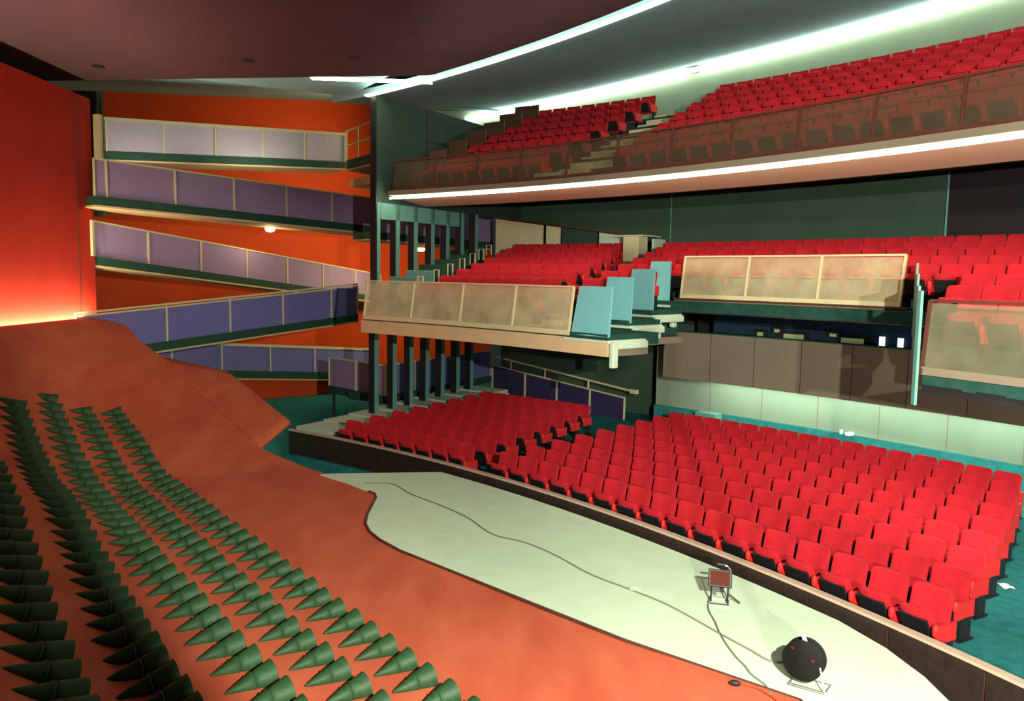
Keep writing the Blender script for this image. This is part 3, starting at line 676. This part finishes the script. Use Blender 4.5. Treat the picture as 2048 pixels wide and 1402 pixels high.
run('ramp', 'fourth ramp from top with violet blue panels rising to right', 'ramp', R4, .95, fr_(R4, [332, 459, 565, 662]), M['blue'], rail=.10)
R5 = [PD(300, 686, 27.0), PD(742, 701, 32.0)]
r5 = run('ramp', 'lowest ramp with violet blue panels above red plinth', 'ramp', R5, .90, fr_(R5, [343, 443, 540, 629]), M['blue'], slab=.28, rail=.07)
b = MB(); a, c = R5; q = Vector((0, .4, 0)); b.hexa([Vector((a.x, a.y, -.4)) + q, Vector((c.x, c.y, -.4)) + q, Vector((c.x, c.y, -.4)) + q * 2, Vector((a.x, a.y, -.4)) + q * 2], [Vector((a.x, a.y, a.z - 1.2)) + q, Vector((c.x, c.y, c.z - 1.2)) + q, Vector((c.x, c.y, c.z - 1.2)) + q * 2, Vector((a.x, a.y, a.z - 1.2)) + q * 2]); struct(b.build('wall_plinth', M['owall']))
# lower landing: two faces
La, Lb, Lc = PD(659, 716, 26.4), PD(770, 734, 24.3), PD(982, 706, 29.6)
La.z = Lb.z = 1.60; Lc.z = 1.62
run('landing', 'lower landing front with lilac panels on black legs', 'landing', [La, Lb], .92, [.5], M['lilac'], depth=1.5, soff=False)
run('landing', 'long lower landing side with violet blue panels behind teal columns', 'landing', [Lb, Lc], .92, [.25, .5, .75], M['blue'], depth=1.5, soff=False)
for (p, nm) in ((La, 'left'), (La.lerp(Lb, .95), 'right')):
    b = MB(); b.box((p.x + .1, p.y + .2, .0), (.08, .08, .82)); tag(b.build('support_leg', M['black']), 'black leg under the %s end of the lower landing front' % nm, 'leg', 'legs of the lower landing')
# ramp down from the landing behind the small stalls block
Ra, Rb = PD(986, 731, 29.4), PD(1250, 797, 24.6)
e = run('ramp', 'short dark navy ramp balustrade sloping down behind small stalls block', 'ramp', [Ra, Rb], .92, [.28, .53, .77], M['navy'], depth=1.2, slab=.1, soff=False)
h0, h1 = PD(984, 711, 29.6), PD(1268, 783, 24.3)
e = empty('handrail', h0, 'cream handrail with blunt end above the navy ramp balustrade', 'handrail')
b = MB(); b.bar(h0, h1, .07, .06); b.build('rail', M['cream'], e)
b = MB(); b.box(h1, (.26, .12, .13), rz=-.9); b.build('end_cap', M['cream'], e)
for f, fz in ((.16, 0), (.42, 0), (.72, 0)):
    p = h0.lerp(h1, f); q = Ra.lerp(Rb, f); b = MB(); b.bar(p, Vector((p.x, p.y, q.z)), .05, .04, up=Vector((0, 1, 0))); b.build('bracket', M['cream'], e)
done(e)
# upper landing behind the columns
Ua, Ub = PD(748, 400, 27.0), PD(985, 430, 31.0)
run('landing', 'upper landing with lilac panels behind the teal columns', 'landing', [Ua, Ub], 1.05, [.2, .4, .6, .8], M['lilac'], depth=1.2)
# little platform with railing beside the fin
Pa, Pb = PD(693, 321, 28.5), PD(750, 305, 25.5)
e = empty('railed_platform', Pa, 'small platform with cream railing beside dark side wall at top', 'platform')
b = MB(); wv = Vector((1.5, 3.0, 0)); b.hexa([Pa - Vector((0, 0, .3)), Pb - Vector((0, 0, .3)), Pb + wv - Vector((0, 0, .3)), Pa + wv - Vector((0, 0, .3))], [Pa, Pb, Pb + wv, Pa + wv]); b.build('deck', M['dgreen'], e)
b = MB(); dz = Vector((0, 0, .31)); dz2 = Vector((0, 0, .36)); b.hexa([Pa - dz2, Pb - dz2, Pb + wv - dz2, Pa + wv - dz2], [Pa - dz, Pb - dz, Pb + wv - dz, Pa + wv - dz]); b.build('underside', M['beige'], e)
for f in (0, .42, .95):
    p = Pa.lerp(Pb, f); b = MB(); b.bar(p, p + Vector((0, 0, 1.0)), .05, .05, up=Vector((0, 1, 0))); b.build('post', M['cream'], e)
for h in (.5, 1.0):
    b = MB(); b.bar(Pa + Vector((0, 0, h)), Pb + Vector((0, 0, h)), .05, .045); b.build('rail', M['cream'], e)
done(e)
Pa, Pb = PD(700, 360, 29.5), PD(750, 350, 25.5)
b = MB(); b.hexa([Pa - Vector((0, 0, .25)), Pb - Vector((0, 0, .25)), Pb + wv - Vector((0, 0, .25)), Pa + wv - Vector((0, 0, .25))], [Pa, Pb, Pb + wv, Pa + wv]); tag(b.build('concrete_slab', M['beige']), 'small dark edged slab under the railed platform', 'slab')
# posts at the left ends of the ramps
for (x, y0, y1, d, wdt, lab) in ((195, 229, 352, 22.2, .20, 'wide cream post at left end of the topmost ramp'), (184, 440, 512, 21.9, .07, 'thin cream post at left end of the third ramp')):
    p = PD(x, y0, d); q = PD(x, y1, d); b = MB(); b.box((p.x, p.y, (p.z + q.z) / 2), (wdt, .12, p.z - q.z)); tag(b.build('end_post', M['cream']), lab, 'post')
# lamps under the second ramp and behind the columns
for (x, y, d, lab) in ((540, 459, 27.2, 'glowing warm lamp under the second ramp'), (842, 499, 33.2, 'glowing warm lamp seen between upper teal columns')):
    p = PD(x, y, d); e = empty('ceiling_lamp', p, lab, 'lamp')
    b = MB(); b.lathe([(.02, -.09), (.12, -.07), (.17, 0), (.15, .05)], p, seg=16); b.build('glass_bowl', M['lamp'], e, smooth=True)
    b = MB(); b.lathe([(.19, .05), (.19, .08)], p, seg=16); b.build('mount', M['cream'], e); done(e)
    lamp('POINT', 'ceiling_lamp_light', p - Vector((0, 0, .25)), p - Vector((0, 0, 1)), 60, (1, .7, .35), shadow_soft_size=.15)

# ------------------------------------------------------------------ light strips
def strip(name, label, r0, r1, z0, z1, ta, tb, m, n=20):
    b = MB(); b.arc(r0, r1, z0, z1, ta, tb, n); return tag(b.build(name, m), label, 'light')
strip('light_strip', 'long bright fluorescent line along bottom edge of top balcony front', 33.06, 33.11, 6.50, 6.545, 22, 57.2, M['tubew'])
ztop = lambda r, t: float(zrear(t)) - .12
strip('light_strip', 'bright fluorescent line along the ceiling above the top balcony rear wall', 40.84, 40.92, lambda r, t: float(zrear(t)) - .22, lambda r, t: float(zrear(t)) - .12, 33, 61.5, M['tuber'], 30)
strip('light_strip', 'hidden fluorescent line under the booth washing the stalls rear wall', 38.3, 38.4, 1.68, 1.72, 15, 45.6, M['tubeb'])
strip('light_strip', 'thin bright cove line between canopy and ceiling', 32.55, 32.70, lambda r, t: float(zcove(t)) - .07, lambda r, t: float(zcove(t)) - .03, 24, 58.0, M['tubec'], 30)
a = PD(622, 156, 21.3); c = PD(864, 165, 21.4); b = MB(); b.bar(a, c, .3, .03); tag(b.build('light_strip', M['tubec']), 'short bright cove line behind the straight canopy edge', 'light')
b = MB(); b.box((XW + .16, 18.2, 2.94), (.10, 7.2, .06)); tag(b.build('light_strip', M['trough']), 'warm light trough glowing at the foot of the red wall', 'light')
# canopy openings
for i, (x, y, d) in enumerate(((197, 133, 0), (497, 121, 0), (710, 113, 0), (880, 104, 0))):
    v = ray(x, y); t = (9.455 - CH) / v.z; p = CP + v * t
    b = MB(); b.lathe([(.13, -.02), (.15, -.02), (.15, .05), (.13, .05)], p, seg=18); o = b.build('downlight', M['black'], smooth=True)
    tag(o, 'small dark round downlight in canopy, %s from the left' % ordw(i + 1), 'downlight', 'downlights in the canopy')
# emergency lamps, door on the middle balcony
p = on_r(1384, 140, 40.95); e = empty('emergency_lamp', p, 'small emergency lamp box on top balcony rear wall', 'lamp')
b = MB(); b.box(p, (.42, .14, .12), rz=(th_of(p) - 90) * D2R); b.build('housing', M['cream'], e); b = MB(); b.box(p - Vector((0, 0, .07)), (.46, .18, .02), rz=(th_of(p) - 90) * D2R); b.build('base_plate', M['black'], e); done(e)
p = on_r(1939, 331, 40.2); e = empty('emergency_lamp', p, 'long pale emergency lamp above dark door on middle balcony', 'lamp')
b = MB(); b.box(p, (.9, .10, .09), rz=(th_of(p) - 90) * D2R); b.build('housing', M['cream'], e); b = MB(); b.box(p + Vector((0, 0, .06)), (.96, .14, .02), rz=(th_of(p) - 90) * D2R); b.build('cover', M['olive'], e); done(e)
a = on_r(1903, 335, 40.25); b = MB(); t = th_of(a); b.arc(40.22, 40.3, 4.6, a.z, t - 4.5, t, 3); struct(b.build('door_1', M['black']))
b = MB(); b.arc(40.2, 40.3, 4.6, a.z, t, t + .06, 1); struct(b.build('trim_8', M['teals']))
a = on_r(1345, 385, 40.3); t = th_of(a); b = MB(); b.arc(40.28, 40.3, 4.6, 7.1, t, t + .04, 1); struct(b.build('trim_9', M['teals']))

# ------------------------------------------------------------------ things on the stage
ZS = .45
def cab(pts, rad, m, name, label, z=ZS, cat='cable'):
    P_ = [PZ(x, y, z + rad) for x, y in pts]; out = []
    for i in range(len(P_) - 1):
        p0 = P_[max(i - 1, 0)]; p1 = P_[i]; p2 = P_[i + 1]; p3 = P_[min(i + 2, len(P_) - 1)]
        for k in range(6):
            t = k / 6; out.append(.5 * ((2 * p1) + (p2 - p0) * t + (2 * p0 - 5 * p1 + 4 * p2 - p3) * t * t + (3 * p1 - p0 - 3 * p2 + p3) * t ** 3))
    out.append(P_[-1]); b = MB(); b.tube(out, rad, 6); return tag(b.build(name, m, smooth=True), label, cat)
cab([(730, 966), (785, 968), (822, 988), (880, 1010), (935, 1035), (985, 1068), (1050, 1085), (1110, 1110), (1180, 1148), (1268, 1182), (1340, 1212), (1441, 1268), (1500, 1300), (1535, 1320), (1560, 1324), (1580, 1319)], .010, M['cable'], 'extension_cable', 'long grey cable winding over pale stage to the cable reel')
cab([(1416, 1207), (1418, 1222), (1430, 1243), (1436, 1258), (1441, 1268), (1452, 1287), (1472, 1314), (1490, 1332), (1502, 1348), (1520, 1362), (1532, 1372), (1540, 1388)], .010, M['cable'], 'lamp_cable', 'grey cable running from the work light to orange slope edge')
cab([(1474, 1366), (1510, 1375), (1535, 1388), (1556, 1402)], .008, M['redcable'], 'plug_cable', 'thin red cable with plug lying on the orange slope edge', .47)
p = PZ(1471, 1366, .50); b = MB(); b.lathe([(.02, -.05), (.028, -.02), (.028, .02), (.012, .05)], p, (1, -.3, 0), 10); tag(b.build('plug', M['black'], smooth=True), 'small black plug lying on orange slope near the stage edge', 'plug')
p = PZ(1270, 1180, ZS); b = MB(); b.tube([p + Vector((.07 * math.cos(t), .05 * math.sin(t), .012 + .002 * t)) for t in np.linspace(0, 6.0, 16)], .009, 6); tag(b.build('tape_ring', M['mint']), 'small pale coil beside the long grey cable', 'coil')
# work light
b0 = PZ(1438, 1206, ZS); e = empty('work_light', b0, 'portable black work light with chrome stand on the pale stage', 'lamp')
RZ = math.atan2(-.25, 1.0)
def LW(x, y, z): return b0 + Matrix.Rotation(RZ, 3, 'Z') @ Vector((x, y, z))
b = MB(); b.tube([LW(-.13, -.10, .015), LW(.10, -.12, .015), LW(.12, .10, .015), LW(-.11, .12, .015)], .014, 8, close=True); b.box(LW(0, -.11, .02), (.24, .05, .02), rz=RZ); b.build('base', M['chrome'], e)
for sx_ in (-.10, .10): b = MB(); b.tube([LW(sx_, 0, .015), LW(sx_, 0, .22)], .011); b.build('upright', M['black'], e)
b = MB(); b.tube([LW(.12, .08, .02), LW(.13, .06, .28), LW(.12, .03, .42), LW(.08, 0, .48), LW(-.02, -.02, .50)], .011); b.build('handle', M['chrome'], e)
b = MB(); b.tube([LW(-.04, -.02, .50), LW(.05, -.01, .495)], .018); b.build('grip', M['black'], e)
Mh = Matrix.Rotation(RZ, 3, 'Z') @ Matrix.Rotation(-25 * D2R, 3, 'X')
def LH(x, y, z): return LW(0, 0, .31) + Mh @ (Vector((x, y, z)) * 1.2)
b = MB(); b.hexa([LH(-.12, -.06, -.09), LH(.12, -.06, -.09), LH(.10, .09, -.07), LH(-.10, .09, -.07)], [LH(-.12, -.06, .09), LH(.12, -.06, .09), LH(.10, .09, .07), LH(-.10, .09, .07)]); b.build('housing', M['black'], e, bevel=.01)
b = MB(); b.hexa([LH(-.095, -.066, -.07), LH(.095, -.066, -.07), LH(.095, -.058, -.07), LH(-.095, -.058, -.07)], [LH(-.095, -.066, .07), LH(.095, -.066, .07), LH(.095, -.058, .07), LH(-.095, -.058, .07)]); b.build('lamp_glass', M['lampglass'], e)
b = MB(); b.lathe([(.025, -.02), (.025, .02)], LH(.02, -.05, -.11), (1, 0, 0), 10); b.build('knob', M['black'], e)
b = MB(); b.tube([LW(.12, .05, .10), LW(.25, .02, .02)], .012); b.build('rear_foot', M['black'], e); done(e)
# cable reel
b0 = PZ(1622, 1372, ZS); e = empty('cable_reel', b0, 'black cable reel on chrome stand at the right of the pale stage', 'cable reel')
ax = Vector((.62, -.78, 0)).normalized(); ax = Vector((-.55, -.83, .12)).normalized(); cc = b0 + Vector((-.05, .08, .24)); sdv = Vector((-ax.y, ax.x, 0)).normalized()
b = MB(); b.lathe([(.02, .082), (.185, .082), (.20, .074), (.20, .066), (.02, .06)], cc, ax, 32, caps=False); b.lathe([(.06, .09), (.06, .098), (.001, .10)], cc, ax, 20, caps=False); b.build('front_flange', M['rubber'], e, smooth=True)
b = MB(); b.lathe([(.02, -.082), (.19, -.082), (.20, -.074), (.19, -.066), (.02, -.06)], cc, ax, 32, caps=False); b.build('rear_flange', M['rubber'], e, smooth=True)
b = MB(); pr = []
for i in range(8): pr += [(.170, -.066 + i * .0165), (.180, -.058 + i * .0165)]
b.lathe([(.02, -.066)] + pr + [(.170, .066), (.02, .066)], cc, ax, 28, caps=False); b.build('wound_cable', M['rubber'], e, smooth=True)
b = MB(); b.lathe([(.193, .058), (.199, .062), (.193, .066)], cc, ax, 32, caps=False); b.build('green_ring', M['cone'], e)
for (u_, v_) in ((-.10, .11), (.02, -.12), (.10, .03)):
    q = cc + ax * .086 + sdv * u_ + Vector((0, 0, v_)); b = MB(); b.lathe([(.020, 0), (.020, .008), (.012, .01)], q, ax, 12); b.build('socket', M['lampglass'], e)
b = MB(); f = .17
b.tube([cc + sdv * f + ax * .09 - Vector((0, 0, .02)), b0 + sdv * .16 + ax * .13 + Vector((0, 0, .015)), b0 - sdv * .18 + ax * .13 + Vector((0, 0, .015)), b0 - sdv * .18 - ax * .12 + Vector((0, 0, .015)), b0 + sdv * .16 - ax * .12 + Vector((0, 0, .015)), b0 + sdv * .16 + ax * .13 + Vector((0, 0, .015))], .012); b.tube([b0 - sdv * .17 - ax * .1 + Vector((0, 0, .015)), cc - sdv * .12 - ax * .1], .012); b.build('stand', M['chrome'], e)
b = MB(); b.tube([cc + Vector((0, 0, .16)) - ax * .02, cc + Vector((0, 0, .24)) + sdv * -.02, ], .022, 8); b.build('handle', M['white'], e); done(e)
# low teal cabinet behind the last stalls row
a = on_r(1395, 822, 38.5); c = on_r(1436, 838, 38.5)
tag((lambda b: (b.arc(38.35, 38.7, 0, a.z, th_of(c), th_of(a), 1), b.build('low_cabinet', M['teals'], bevel=.01))[1])(MB()), 'low teal cabinet behind the left end of the last stalls row', 'cabinet')
# scraps
for (x, y, z, sc, lab) in ((2010, 1173, .005, .13, 'crumpled white paper scrap on teal aisle floor'), ):
    p = PZ(x, y, z); b = MB(); vs = []
    for i in range(5):
        for j in range(5): vs.append(p + Vector(((i - 2) * .04 * sc / .13, (j - 2) * .06 * sc / .13, random.uniform(.005, .03))))
    b.add(vs, [(i * 5 + j, i * 5 + j + 1, i * 5 + j + 6, i * 5 + j + 5) for i in range(4) for j in range(4)]); tag(b.build('paper_scrap', M['white'], recalc=False), lab, 'paper')
for (x, lab) in ((1681, 'small white cup on ledge behind last stalls row'), (1698, 'small white paper bundle on ledge behind last stalls row')):
    p = on_r(x, 886, 38.85); p.z = .62
    b = MB()
    if x == 1681: b.lathe([(.035, 0), (.045, .11)], p, seg=12)
    else: b.box(p + Vector((0, 0, .04)), (.2, .12, .08), rz=.5)
    tag(b.build('cup' if x == 1681 else 'paper_bundle', M['white'], bevel=.01), lab, 'litter')
